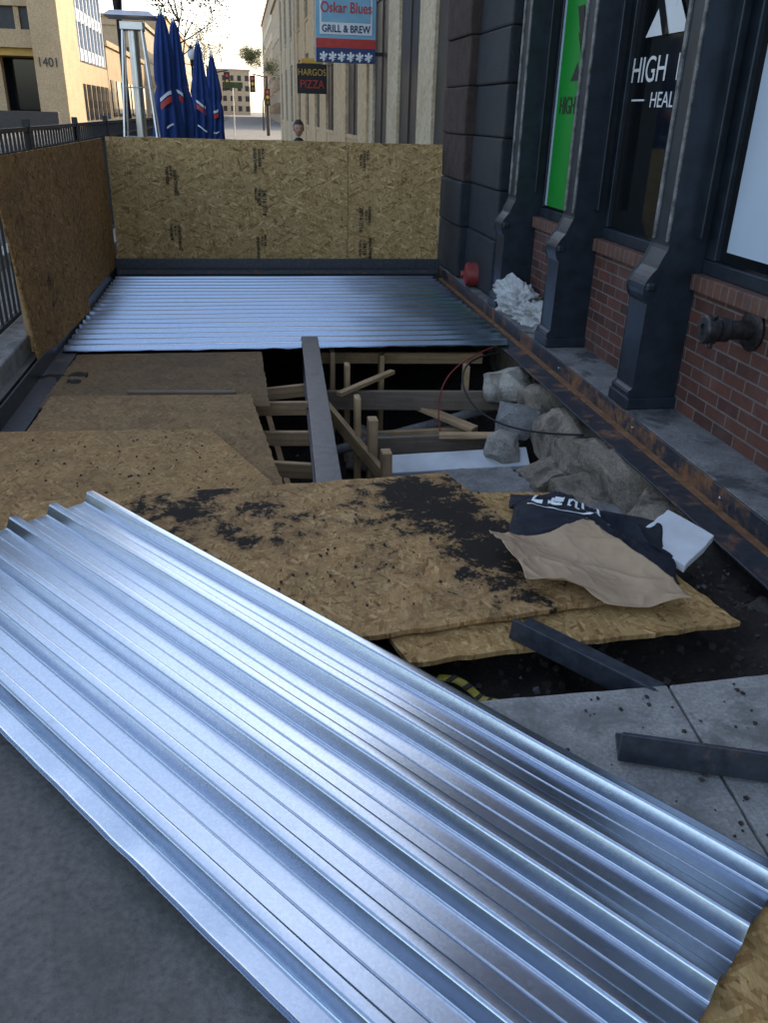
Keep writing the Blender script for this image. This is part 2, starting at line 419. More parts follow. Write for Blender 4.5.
# grit and dust crumbs lying on the boards and the paving
vs=[];fs=[]
for i in range(420):
    r=random.random()
    if r<0.45: x,y,z=random.uniform(0.0,1.0),random.uniform(2.3,3.2),0.012
    elif r<0.75: x,y,z=random.uniform(-1.1,-0.1),random.uniform(3.3,4.1),-0.011
    else: x,y,z=random.uniform(0.75,1.8),random.uniform(1.2,1.78),0.013
    s=random.choice([0.0015,0.002,0.003,0.005]); b=len(vs)
    for a in(-1,1):
        for d in(-1,1):
            for e in(0,1): vs.append((x+a*s*random.uniform(.6,1.2),y+d*s*random.uniform(.6,1.2),z+e*s*1.1))
    for f in [(0,1,3,2),(4,6,7,5),(0,4,5,1),(2,3,7,6),(0,2,6,4),(1,5,7,3)]: fs.append(tuple(b+q for q in f))
mesh('grit',vs,fs,'stone_d')

def slab(name,pts,th=0.14):
    o=board(name,[(x,y,0.012) for x,y in pts],th,'slab',jit=0.0015); return bevel(o,0.005,2)
slab('concrete_paver',[(0.30,1.80),(0.30,0.6),(1.045,0.6),(1.165,1.80)])
slab('concrete_paver',[(1.173,1.80),(1.053,0.6),(2.2,0.6),(2.2,1.84)])

# ------------------------------------------------------------ steel edge angles
an=empty('steel_edge_angle')
beam('vertical_leg',(2.112,1.86,-0.052),(2.112,9.2,-0.052),0.012,0.10,'steel_ledge',an,0.002)
beam('horizontal_leg',(2.02,1.86,-0.108),(2.02,9.2,-0.108),0.19,0.012,'steel_r',an,0.002)
beam('corner_rust',(2.085,1.86,-0.099),(2.085,9.2,-0.099),0.045,0.006,'rust',an,0.002)
for y in (2.35,3.15,4.1,5.3):
    lathe('bolt',[(0.010,0),(0.010,0.006),(0.006,0.009)],(2.104,y,-0.05),'inox',an,8,(-1,0,0))
al=empty('steel_edge_angle')
beam('vertical_leg',(-1.36,3.0,-0.045),(-1.36,9.2,-0.045),0.012,0.11,'steel',al,0.002)
beam('horizontal_leg',(-1.29,3.0,-0.1),(-1.29,9.2,-0.1),0.13,0.012,'steel',al,0.002)
ab=empty('steel_header_beam')
beam('web',(-1.34,9.15,-0.0),(2.1,9.15,-0.0),0.012,0.17,'steel',ab,0.002)
beam('flange',(-1.34,9.09,-0.085),(2.1,9.09,-0.085),0.12,0.012,'steel',ab,0.002)
beam('angle_strip',(-1.3,9.04,-0.03),(2.05,9.04,-0.03),0.08,0.04,'steel_r',ab,0.002)

# ------------------------------------------------------------ corrugated decking
def fillet(pts,r,seg=3):
    out=[pts[0]]
    for i in range(1,len(pts)-1):
        p=Vector(pts[i]); a=Vector(pts[i-1])-p; b=Vector(pts[i+1])-p
        k=min(r,a.length*0.45,b.length*0.45); a=p+a.normalized()*k; b=p+b.normalized()*k
        for s in range(seg+1):
            t=s/seg; out.append(tuple(a*(1-t)**2+p*2*t*(1-t)+b*t**2))
    out.append(pts[-1]); return out
def deck(name,origin,ang,L,ribs=6,pitch=0.155,hgt=0.038,seed=0,wav=0.0015,tilt=(0,0),groove=0.0016):
    pr=[(-0.012,0.010),(0.0,0.0),(0.006,0.0)]
    x=0.006
    for i in range(ribs):
        pr+= [(x+0.014,hgt),(x+0.014+0.030,hgt),(x+0.062,0.0)]
        x0=x+0.062; fl=pitch-0.062
        if i<ribs-1:
            if groove:
                pr+=[(x0+fl*.5-0.003,0),(x0+fl*.5,-groove),(x0+fl*.5+0.003,0)]
            x+=pitch; pr.append((x,0.0))
        else:
            pr+=[(x0+0.05,0.0),(x0+0.062,0.012)]
    pr=fillet([tuple(p) for p in pr],0.006,3)
    n=len(pr); seg=60
    vs=[];fs=[]
    for j in range(seg+1):
        u=L*j/seg
        for (v,z) in pr:
            q=noise.noise(Vector((u*1.0+seed,v*5,seed)))*wav+noise.noise(Vector((u*3+seed,v*9,seed+5)))*wav*0.25
            lat=noise.noise(Vector((u*1.7,seed,1)))*wav*1.3
            e=0
            if v>x+0.07: e=noise.noise(Vector((u*9,seed,7)))*0.010
            vs.append((u,v+lat,z+q+e))
    for j in range(seg):
        for i in range(n-1):
            a=j*n+i; fs.append((a,a+n,a+n+1,a+1))
    mw=Matrix.Translation(origin)@Matrix.Rotation(ang,4,'Z')@Matrix.Rotation(tilt[0],4,'X')@Matrix.Rotation(tilt[1],4,'Y')
    vs=[(a,-b,c) for a,b,c in vs]
    fs=[f[::-1] for f in fs]
    o=mesh(name,vs,fs,'galv',None,True,mw)
    s=o.modifiers.new('s','SOLIDIFY'); s.thickness=0.0014; s.offset=-1
    wn=o.modifiers.new('wn','WEIGHTED_NORMAL'); wn.weight=80
    return o
ang=math.atan2(-0.776,0.63)
deck('corrugated_metal_deck_sheet',(-0.645,3.235,0.042),ang,2.74,6,0.162,0.042,seed=2.0,wav=0.004)
yy=8.97
for k in range(3):
    deck('corrugated_metal_deck_sheet',(-1.325,yy,-0.092),0.0+random.uniform(-0.002,0.002),3.31,6,0.163,0.036,seed=11.0+k*3,wav=0.004)
    yy-=0.978

# ------------------------------------------------------------ OSB boards
board('osb_sheet',[(-1.20,5.96,-0.075),(-1.22,4.80,-0.075),(0.10,4.72,-0.075),(0.08,5.96,-0.075)],0.018,'ply_dark')
board('osb_sheet',[(-1.17,4.92,-0.045),(-1.20,3.2,-0.045),(0.16,3.24,-0.045),(0.10,3.7,-0.045),(-0.01,4.86,-0.045)],0.018,'osb_grey')
board('osb_sheet',[(-1.33,4.23,-0.012),(-1.33,2.9,-0.012),(0.02,3.0,-0.012),(0.07,3.45,-0.012),(-0.23,4.18,-0.012)],0.018,'osb_pale')
board('osb_sheet',[(-1.0,3.30,0.004),(-0.9,2.0,0.004),(0.36,2.16,0.004),(1.17,2.27,0.012),(0.87,3.42,0.012)],0.018,'osb_old',None,0.006)
board('osb_sheet',[(0.2,2.9,-0.018),(0.44,2.04,-0.018),(1.60,2.13,-0.018),(1.36,3.22,-0.018),(0.86,3.27,-0.018)],0.018,'osb_fresh',None,0.006)
board('osb_sheet',[(0.62,1.25,0.032),(0.62,0.45,0.032),(1.26,0.45,0.032),(1.26,0.95,0.032),(1.0,1.05,0.032)],0.018,'osb_fresh')
beam('timber_strip',(-0.75,5.02,-0.065),(-0.1,4.97,-0.065),0.03,0.02,'wood_old')

# barricade walls
def wallpanel(name,x0,x1,z0,z1,y,mat,parent):
    return board(name,[(x0,y,z0),(x1,y,z0),(x1,y,z1),(x0,y,z1)],0.012,mat,parent,0.0015)
bw=empty('osb_barricade_wall')
wallpanel('panel_a',-1.325,1.095,0.02,1.235,9.27,'osb',bw)
wallpanel('panel_b',1.10,2.10,0.02,1.23,9.275,'osb',bw)
for x in (-1.25,-0.1,1.09,2.0): beam('stud',(x,9.33,0),(x,9.33,1.2),0.09,0.04,'wood',bw)
beam('rail',(-1.3,9.32,0.06),(2.08,9.32,0.06),0.04,0.09,'wood',bw)
for xx,zs in ((-0.72,(1.0,0.45)),(0.17,(1.17,0.82,0.33)),(1.27,(1.16,0.62,0.3))):
    for zt in zs:
        xs=xx
        for s,z_ in random.sample([('SHEATHING',0.045),('24/16 7/16',0.06),('EXPOSURE 1',0.035),('MILL 425',0.03),('THIS SIDE',0.04),('PS 2-10',0.03)],3):
            text('stamp',s,z_,(xs-0.05,9.2545,zt-random.uniform(0,.06)),(0,0,-1),(1,0,0),'ink',bw,0.0005,off=0.0013); xs+=z_+0.004
bl=empty('osb_barricade_wall')
board('panel_far',[(-1.34,9.25,0.0),(-1.37,7.16,0.0),(-1.385,7.16,1.22),(-1.355,9.25,1.22)][::-1],0.012,'osb_left',bl,0.0015)
board('panel_near',[(-1.33,7.20,-0.03),(-1.36,5.58,-0.03),(-1.47,5.50,1.20),(-1.385,7.18,1.22)][::-1],0.012,'osb_left',bl,0.0015)
for y in (5.8,7.1,9.1): beam('stud',(-1.45,y,0),(-1.47,y,1.15),0.04,0.09,'wood',bl)

# iron railing
rl=empty('iron_railing')
for z in (0.16,1.18,1.33): beam('rail',(-1.62,1.0,z),(-1.62,22,z),0.035,0.03,'black',rl,0)
vs=[];fs=[]
def addbox(x0,x1,y0,y1,z0,z1):
    b=len(vs)
    for x in(x0,x1):
        for y in(y0,y1):
            for z in(z0,z1): vs.append((x,y,z))
    for f in [(0,1,3,2),(4,6,7,5),(0,4,5,1),(2,3,7,6),(0,2,6,4),(1,5,7,3)]: fs.append(tuple(b+i for i in f))
y=1.0
while y<22:
    addbox(-1.628,-1.612,y,y+0.016,0.17,1.32); y+=0.12
y=1.0
while y<22.1:
    addbox(-1.645,-1.595,y,y+0.05,0,1.4); y+=2.1
mesh('pickets',vs,fs,'black',rl)
box('railing_kerb',-1.72,-1.45,1.0,22,-0.05,0.12,'slab',bv=0.012)

# ------------------------------------------------------------ pit contents
jf=empty('steel_floor_beam')
beam('top_flange',(0.455,6.3,-0.058),(0.325,3.25,-0.058),0.125,0.012,'steel',jf,0.002)
beam('web',(0.455,6.3,-0.15),(0.325,3.25,-0.15),0.010,0.17,'steel',jf,0.002)
beam('bottom_flange',(0.455,6.3,-0.24),(0.325,3.25,-0.24),0.125,0.012,'steel',jf,0.002)
fr=empty('timber_shoring')
def lum(p0,p1,wd=0.038,ht=0.089,m='wood',roll=0): beam('timber',p0,p1,wd,ht,m,fr,0.003,roll)
lum((-0.3,5.3,-0.28),(0.42,5.15,-0.24)); lum((-0.4,4.9,-0.33),(0.40,4.75,-0.30)); lum((-0.5,4.45,-0.3),(0.36,4.3,-0.33)); lum((-0.3,5.7,-0.35),(0.43,5.75,-0.3))
lum((0.10,5.6,-0.45),(0.22,3.8,-0.5)); lum((-0.2,4.0,-0.42),(0.33,3.85,-0.40),0.038,0.07)
lum((0.66,5.0,-0.12),(0.67,5.02,-0.95)); lum((0.74,4.86,-0.22),(0.74,4.86,-0.95),0.06); lum((0.70,5.9,-0.16),(0.70,5.92,-0.95)); lum((0.78,4.55,-0.32),(0.79,4.56,-0.95),0.06)
lum((0.62,6.2,-0.14),(0.62,6.22,-0.95)); lum((1.02,6.3,-0.2),(1.02,6.3,-0.95)); lum((1.62,5.95,-0.2),(1.62,5.95,-0.9))
lum((0.45,5.35,-0.25),(0.95,4.35,-0.68)); lum((0.4,5.75,-0.38),(1.95,5.55,-0.36),0.04,0.14,'wood_old'); lum((0.45,6.6,-0.3),(1.9,6.5,-0.3))
lum((0.75,5.2,-0.55),(1.75,5.1,-0.5),0.038,0.14,'wood_old'); lum((0.55,6.1,-0.5),(1.5,5.9,-0.45),0.038,0.089)
lum((0.60,5.55,-0.28),(1.05,5.95,-0.24),0.05,0.03); lum((0.85,5.6,-0.62),(1.6,5.45,-0.55),0.04,0.07)
lum((1.15,5.75,-0.42),(1.55,5.35,-0.50),0.09,0.035); lum((0.95,5.35,-0.70),(1.45,5.65,-0.60),0.09,0.035,'wood_old')
lum((0.75,4.15,-0.50),(1.0,4.35,-0.42),0.09,0.03,'wood'); lum((0.5,4.5,-0.75),(0.95,4.0,-0.55),0.038,0.12,'wood_old')
lum((1.22,5.05,-0.42),(1.70,4.95,-0.40),0.06,0.03); 
wb=empty('white_insulation_board')
beam('panel_face',(0.85,4.98,-0.60),(1.78,4.84,-0.52),0.18,0.04,'white',wb,0.004,0.35)
beam('panel_edge',(0.85,5.22,-0.56),(1.72,5.10,-0.50),0.05,0.10,'wood_old',wb,0.004,0.2)
beam('panel_low',(0.86,4.66,-0.66),(1.30,4.58,-0.64),0.24,0.03,'white',wb,0.004,0.2)
bevel(board('concrete_slab_fragment',[(1.02,4.0,-0.47),(1.60,3.75,-0.40),(1.55,4.50,-0.42),(1.10,4.62,-0.50)],0.12,'stone_g',jit=0.02),0.01)
tube('electrical_cable',[(1.85,5.9,-0.1),(1.55,5.75,-0.08),(1.40,5.4,-0.2),(1.55,5.0,-0.35),(1.8,4.7,-0.3),(1.95,4.4,-0.2)],0.007,'black')
tube('electrical_cable',[(1.85,5.95,-0.05),(1.65,5.7,-0.04),(1.5,5.75,-0.1),(1.25,5.5,-0.3),(1.3,5.2,-0.6)],0.005,'redcan')
tube('drain_pipe',[(0.5,5.5,-0.7),(1.9,5.75,-0.45)],0.035,'stone_g')
rocks=[((1.86,5.60,-0.28),(0.36,0.44,0.28),'stone_l'),((1.78,5.12,-0.36),(0.28,0.26,0.22),'stone_g'),((1.62,4.88,-0.45),(0.22,0.2,0.18),'stone_l'),
((2.0,4.75,-0.34),(0.36,0.50,0.30),'stone'),((1.98,4.22,-0.32),(0.38,0.52,0.34),'stone'),((2.04,3.80,-0.28),(0.32,0.42,0.28),'stone'),((1.78,4.45,-0.52),(0.34,0.42,0.28),'stone'),
((1.84,3.85,-0.46),(0.38,0.46,0.28),'stone'),((1.98,3.36,-0.34),(0.34,0.44,0.28),'stone'),((1.70,3.5,-0.44),(0.30,0.34,0.24),'stone_g'),((2.0,5.25,-0.3),(0.28,0.36,0.28),'stone'),
((1.50,4.15,-0.62),(0.34,0.3,0.28),'stone'),((1.95,3.0,-0.30),(0.26,0.28,0.16),'stone_d'),((1.80,2.62,-0.24),(0.20,0.16,0.09),'stone_d'),((1.55,4.6,-0.62),(0.22,0.2,0.2),'stone_g'),
((1.95,2.4,-0.24),(0.2,0.22,0.10),'stone_d'),((1.35,3.5,-0.5),(0.3,0.25,0.22),'stone_g'),((1.0,3.55,-0.6),(0.3,0.2,0.22),'stone'),((0.9,5.7,-0.8),(0.4,0.3,0.3),'stone'),((1.4,5.6,-0.75),(0.4,0.35,0.35),'stone_g')]
for i,(l,s,m) in enumerate(rocks): rock('foundation_stone',l,s,m,None,i+1.3,blocky=0.85,amp=0.07)

# ------------------------------------------------------------ loose items
st=empty('steel_channel_offcut')
prism('channel',[(-0.07,0.0),(0.07,0.0),(0.07,0.012),(-0.058,0.012),(-0.058,0.075),(-0.07,0.075)],(0.83,2.17,-0.01),(1.16,1.83,-0.06),'steel',st,0.002)
sa=empty('steel_angle_offcut')
prism('angle',[(-0.012,0.0),(0.09,0.0),(0.09,0.010),(0.0,0.010),(0.0,0.088),(-0.012,0.088)],(0.885,1.515,0.024),(1.45,1.315,0.024),'steel',sa,0.002)
def cloth(name,nu,nv,fn,mat,th=0.002):
    vs=[];fs=[]
    for j in range(nv+1):
        for i in range(nu+1): vs.append(fn(i/nu,j/nv))
    for j in range(nv):
        for i in range(nu):
            a=j*(nu+1)+i; fs.append((a,a+1,a+nu+2,a+nu+1))
    o=mesh(name,vs,fs,mat,None,True)
    s=o.modifiers.new('s','SOLIDIFY'); s.thickness=th
    return o
def ridge(x,y,s): return 1-abs(noise.noise(Vector((x,y,s))))*2
def bagf(u,v):
    a=Vector((0.96,2.72));b=Vector((1.48,2.34));c=Vector((1.66,2.80));d=Vector((1.10,3.16))
    p=(a*(1-u)+b*u)*(1-v)+(d*(1-u)+c*u)*v
    e=(math.sin(math.pi*u)*math.sin(math.pi*v))**0.5 if 0<u<1 and 0<v<1 else 0
    n1=noise.noise(Vector((u*2.8,v*2.8,1.5)));n2=ridge(u*4+v*2,v*5,4)**3;n3=ridge(u*9,v*7+u*3,8)**3
    z=0.014+e*(0.075+0.06*n1+0.030*n2+0.008*n3)
    p=p+Vector((noise.noise(Vector((u*3,v*3,9)))*0.08,noise.noise(Vector((u*3,v*3,19)))*0.08))
    return (p.x,p.y,z)
bag=cloth('black_canvas_bag',90,80,bagf,'fabric_blk',0.004)
def bagstripe(u0,u1,v0,v1,nm):
    def f(u,v):
        q=bagf(u0+(u1-u0)*u,v0+(v1-v0)*v); return (q[0],q[1],q[2]+0.006)
    o=cloth(nm,14,8,f,'whitev',0.001); o.parent=bag
for k in range(5):
    u0=0.20+k*0.085; v0=0.50
    bagstripe(u0,u0+0.014,v0,v0+0.15,'letter')
    if k in (0,3): bagstripe(u0+0.014,u0+0.06,v0,v0+0.03,'letter_bar')
    elif k==1:
        for q in (0,0.06,0.12): bagstripe(u0+0.014,u0+0.06,v0+q,v0+q+0.03,'letter_bar')
    elif k==2: bagstripe(u0+0.014,u0+0.06,v0+0.12,v0+0.15,'letter_bar'); bagstripe(u0+0.045,u0+0.06,v0,v0+0.15,'letter')
bagstripe(0.18,0.62,0.46,0.468,'underline')
def paf(u,v):
    a=Vector((0.90,2.32));b=Vector((1.45,2.18));c=Vector((1.27,2.68));d=Vector((0.88,2.66))
    p=(a*(1-u)+b*u)*(1-v)+(d*(1-u)+c*u)*v
    z=0.034+0.024*math.sin(u*6.2+v*1.6)+0.016*noise.noise(Vector((u*2.2,v*2.2,2)))+0.090*v*min(1,u*1.6)*(1-0.35*u)+0.010*ridge(u*3+v*2,v*2.5,2)**5+0.003*ridge(u*9,v*8,5)**3
    z+=0.035*(max(0,0.18-u)/0.18)**1.5+0.03*(max(0,0.10-v)/0.10)*math.sin(u*9)
    p=p+Vector((0.018*math.sin(v*5)+0.012*noise.noise(Vector((u*3,v*3,7))),0.022*math.sin(u*6+1)))
    return (p.x,p.y,max(z,0.018))
cloth('brown_paper_sheet',80,70,paf,'paper',0.0015)
pb=board('white_foam_block',[(1.46,2.66,0.055),(1.55,2.44,0.03),(1.76,2.62,0.05),(1.66,2.82,0.075)],0.035,'white'); bevel(pb,0.004)
def strapf(u,v):
    a=Vector((0.52,2.03));b=Vector((0.72,1.84)); p=a*(1-u)+b*u
    return (p.x+0.018*v+0.02*math.sin(u*5),p.y+0.018*v,-0.085+0.012*math.sin(u*9)+0.008*v)
sp=cloth('yellow_caution_strap',30,3,strapf,'yellow',0.001)
for k in range(5):
    def f2(u,v,k=k):
        q=strapf(0.1+k*0.18+0.06*u+0.03*v,v); return (q[0],q[1],q[2]+0.002)
    o=cloth('strap_stripe',4,3,f2,'ink',0.0006); o.parent=sp
rock('white_plastic_bag',(2.26,6.80,0.10),(0.16,0.34,0.18),'plastic',None,4.2,(0.1,0.2,0.3),amp=0.5,blocky=0.4,hf=0.7)
rock('white_plastic_bag',(2.30,6.38,0.06),(0.14,0.24,0.14),'plastic',None,9.2,(0.2,0,0.9),amp=0.5,blocky=0.4,hf=0.6)
rock('rubble_chunk',(2.24,7.1,0.04),(0.12,0.14,0.09),'stone_g',None,3.0)
rock('rubble_chunk',(2.22,6.1,0.03),(0.09,0.11,0.07),'stone_g',None,5.0)
rc=empty('red_fuel_can')
lathe('can_body',[(0.07,0),(0.11,0.01),(0.11,0.22),(0.09,0.24),(0.035,0.25),(0.033,0.28)],(2.33,7.95,0.12),'redcan',rc,20,(-0.9,0.2,0.0))
lathe('can_opening',[(0.03,0),(0.03,0.004)],(2.073,8.007,0.12),'black',rc,16,(-0.9,0.2,0.0))

# ------------------------------------------------------------ right building (shopfront)
sh=empty('brick_storefront_building')
box('stone_ledge',2.12,2.46,1.86,9.3,-0.13,-0.0,'ledge',sh,0.006)
box('core',2.62,14,0.0,9.3,-0.1,11,'brick',sh)
pil=[(2.20,2.42),(4.27,4.49),(5.67,5.89),(7.0,7.22)]
def pillar(y0,y1):
    g=sh
    prof=[(2.13,0.0),(2.13,0.10),(2.155,0.12),(2.155,0.60)]
    for k in range(13):
        t=k/12; prof.append((2.155-0.034*math.sin(math.pi*min(1,t*1.5))+0.075*t*t,0.60+0.28*t))
    prof+= [(2.235,0.90),(2.235,4.0),(2.61,4.0),(2.61,0.0)]
    n=len(prof)
    vs=[(x,y0,z) for x,z in prof]+[(x,y1,z) for x,z in prof]
    fs=[(i,(i+1)%n,(i+1)%n+n,i+n) for i in range(n)]+[tuple(range(n)),tuple(range(n,2*n))[::-1]]
    o=mesh('cast_iron_pillar',vs,fs,'navy',g); bevel(o,0.006,2)
    for yy in (y0+0.03,y1-0.03):
        beam('pillar_bead',(2.232,yy,0.92),(2.232,yy,3.95),0.024,0.022,'navy_worn',g,0.006)
    beam('flank_mould',(2.37,y0-0.006,0.95),(2.37,y0-0.006,3.9),0.012,0.12,'navy',g,0.003)
    box('scroll_boss',2.128,2.20,y0-0.008,y1+0.008,0.66,0.72,'navy',g,0.02)
    box('plinth',2.118,2.618,y0-0.02,y1+0.02,0.001,0.07,'navy',g,0.008)
for a,b in pil: pillar(a,b)
GX=2.475
bays=[(2.42,4.27),(4.49,5.67),(5.89,7.0)]
for i,(a,b) in enumerate(bays):
    fw=0.06 if i else 0.10
    box('brick_apron',2.42,2.615,a,b,0.002,0.68,'brick',sh)
    box('brick_sill',2.385,2.617,a+0.001,b-0.001,0.68,0.765,'rowlock',sh,0.008)
    box('frame_bottom',2.44,2.60,a+0.002,b-0.002,0.767,0.84,'navy',sh,0.006)
    box('frame_side',2.445,2.60,a+0.003,a+fw,0.842,3.9,'navy',sh,0.006)
    box('frame_side',2.445,2.60,b-fw,b-0.003,0.842,3.9,'navy',sh,0.006)
    box('window_glass',GX,GX+0.02,a+fw,b-fw,0.842,3.9,'glass',sh)
box('lintel',2.15,2.615,1.9,7.3,4.001,4.7,'navy',sh,0.01)
box('upper_wall',2.40,2.618,0,9.29,4.703,11,'brick',sh)
box('brick_return',2.42,2.616,7.223,7.45,0.002,4.0,'brick',sh)
box('near_wall',2.42,2.617,-1.0,2.198,0.0,4.0,'brick',sh)
pr=empty('stone_pier')
zz=0.0;k=0
while zz<6:
    hgt=0.42 if k else 0.5
    box('pier_block',2.20+0.012*(k%2),2.60,7.44,8.45,zz+0.004,zz+hgt,'pier',pr,0.02)
    box('pier_block_far',2.12+0.012*((k+1)%2),2.60,8.46,9.42,zz+0.004,zz+hgt,'pier_red' if k>1 else 'pier',pr,0.02)
    zz+=hgt;k+=1
box('green_poster',GX-0.01,GX-0.003,5.93,6.96,0.86,3.6,'green',sh)
box('poster_border',GX-0.014,GX-0.0105,6.91,6.96,0.86,3.6,'paleblue',sh)
box('pale_poster',GX-0.01,GX-0.003,2.55,4.10,0.90,3.6,'paleblue',sh)
def tri(name,pts,x,mat):
    vs=[(x,y,z) for y,z in pts]+[(x+0.0015,y,z) for y,z in pts]; n=len(pts)
    mesh(name,vs,[tuple(range(n)),tuple(range(n,2*n))[::-1]]+[(i,(i+1)%n,(i+1)%n+n,i+n) for i in range(n)],mat,sh)
def logo(yc,zc,s,bgm,fg='whitev'):
    x=GX-0.014
    tri('logo_tri',[(yc+s,zc),(yc-s,zc),(yc,zc+s*1.1)],x,fg)
    tri('logo_slash',[(yc+s*.15,zc),(yc-s*.15,zc),(yc+s*.7,zc+s*1.3),(yc+s*1.0,zc+s*1.3)],x-0.004,bgm)
    tri('logo_arm',[(yc+s*.2,zc+s*.8),(yc-s*.3,zc+s*2.0),(yc-s*1.0,zc+s*2.0),(yc-s*.3,zc+s*.5)],x-0.002,fg)
    tri('logo_arm',[(yc+s*.0,zc+s*.9),(yc+s*.5,zc+s*2.0),(yc+s*1.0,zc+s*2.0),(yc+s*.4,zc+s*.9)],x-0.002,fg)
logo(5.18,1.96,0.27,'glass'); logo(6.42,1.76,0.24,'green','ink')
text('window_lettering','HIGH  LEVEL',0.20,(GX-0.006,5.60,1.72),(0,-1,0),(0,0,1),'whitev',sh,sx=1.0)
text('window_lettering','HEALTH',0.12,(GX-0.006,5.28,1.58),(0,-1,0),(0,0,1),'whitev',sh,sx=1.1)
box('lettering_dash',GX-0.008,GX-0.004,5.36,5.54,1.615,1.625,'whitev',sh)
text('window_lettering','HIGH LEVEL',0.17,(GX-0.014,6.84,1.54),(0,-1,0),(0,0,1),'ink',sh,sx=0.8)
fc=empty('fire_hose_connection')
lathe('wall_flange',[(0.10,0),(0.10,0.012),(0.085,0.02),(0.055,0.022)],(2.418,3.66,0.60),'cap_iron',fc,24,(-1,0,0))
lathe('pipe',[(0.046,0),(0.046,0.10),(0.058,0.11),(0.058,0.15),(0.05,0.155),(0.05,0.17),(0.070,0.175),(0.070,0.22),(0.060,0.23),(0.03,0.232),(0.028,0.222)],(2.40,3.66,0.60),'cap_iron',fc,24,(-1,0.12,0.0))
for a in range(3):
    t=a*2.1
    beam('lug',(2.20,3.685+0.06*math.cos(t),0.60+0.06*math.sin(t)),(2.20,3.685+0.092*math.cos(t),0.60+0.092*math.sin(t)),0.02,0.02,'cap_iron',fc)

# ------------------------------------------------------------ further facades on the right
def facade(name,y0,y1,h,mw,x=2.40,bay=1.5,win='glass_far',z0=0.6,fh=3.4,pw=0.4,dep=0.12):
    g=empty(name)
    box('body',x+dep+0.12,x+12,y0,y1,0,h,mw,g)
    n=max(1,round((y1-y0)/bay)); st=(y1-y0)/n
    for i in range(n+1):
        yc=y0+i*st; a=max(y0,yc-pw/2); b=min(y1,yc+pw/2)
        box('pilaster',x,x+dep+0.115,a+0.003,b-0.003,0,h-0.4,mw,g,0.01)
    z=0
    while z<h-1:
        for i in range(n):
            a=y0+i*st+pw/2; b=y0+(i+1)*st-pw/2
            box('spandrel',x+0.04,x+dep+0.113,a,b,z,z+z0,mw,g)
            box('sill',x+0.01,x+dep+0.111,a+0.002,b-0.002,z+z0+0.001,z+z0+0.08,mw,g)
            box('glazing',x+dep,x+dep+0.05,a,b,z+z0+0.081,min(z+fh,h-0.45),win,g)
            box('frame',x+dep-0.02,x+dep-0.002,(a+b)/2-0.03,(a+b)/2+0.03,z+z0+0.082,min(z+fh,h-0.45),'brownpaint',g)
            box('transom',x+dep-0.025,x+dep-0.004,a+0.001,b-0.001,z+fh*0.78,z+fh*0.78+0.06,'brownpaint',g)
        z+=fh
    box('cornice',x-0.18,x+dep+0.11,y0+0.005,y1-0.005,h-0.398,h,mw,g,0.03)
    return g
facade('limestone_building',9.46,17.4,9,'beige',2.45,2.6,pw=1.0,z0=0.9,fh=4.2,dep=0.05)
facade('tan_brick_building',17.42,27,9,'tan',2.40,4.8,pw=2.6,z0=1.0,dep=0.08)
facade('brick_building',27.02,40,10,'tan',2.45,4.3,pw=2.6,z0=1.0,dep=0.08)
facade('tan_brick_building',40.02,54,9,'beige',2.40,4.6,pw=2.8,z0=1.0,dep=0.08)
sg=empty('restaurant_sign')
Y=16.0
box('sign_body',1.33,2.36,Y,Y+0.10,2.28,3.9,'signblue',sg,0.01)
box('bottom_band',1.335,2.355,Y-0.012,Y-0.002,2.285,2.50,'signnavy',sg)
box('red_band',1.335,2.355,Y-0.012,Y-0.002,2.503,2.64,'red',sg)
box('top_panel',1.40,2.29,Y-0.012,Y-0.002,2.70,3.85,'whitev',sg)
box('top_inner',1.43,2.26,Y-0.020,Y-0.013,2.88,3.82,'signblue',sg)
for i in range(6):
    text('star','*',0.30,(1.40+0.155*i,Y-0.014,2.22),(1,0,0),(0,0,1),'whitev',sg,off=0.008)
text('lettering','Oskar Blues',0.22,(1.845,Y-0.024,3.02),(1,0,0),(0,0,1),'red',sg,0.004,'CENTER',0.80,0.002)
text('lettering','GRILL & BREW',0.15,(1.845,Y-0.018,2.735),(1,0,0),(0,0,1),'signnavy',sg,0.002,'CENTER',0.85,0.003)
for i,hx in enumerate((0.12,0.2,0.15,0.26,0.18,0.3,0.14,0.22,0.12)):
    box('skyline',1.47+i*0.083,1.54+i*0.083,Y-0.024,Y-0.021,3.24,3.24+hx,'signnavy',sg)
box('bracket',2.3,2.6,Y+0.03,Y+0.07,3.7,3.76,'black',sg); box('bracket',2.3,2.6,Y+0.03,Y+0.07,2.4,2.46,'black',sg)
s2=empty('pizza_sign')
box('sign_body',1.55,2.33,24.6,24.72,1.95,2.65,'black',s2,0.01)
box('crest',1.65,2.23,24.6,24.70,2.652,2.78,'gold',s2,0.02)
text('lettering','HARGOS',0.22,(1.94,24.59,2.38),(1,0,0),(0,0,1),'gold',s2,0.002,'CENTER',0.85)
text('lettering','PIZZA',0.28,(1.94,24.59,2.08),(1,0,0),(0,0,1),'red',s2,0.002,'CENTER',0.85)
box('bracket',2.2,2.6,24.64,24.68,2.7,2.75,'black',s2)

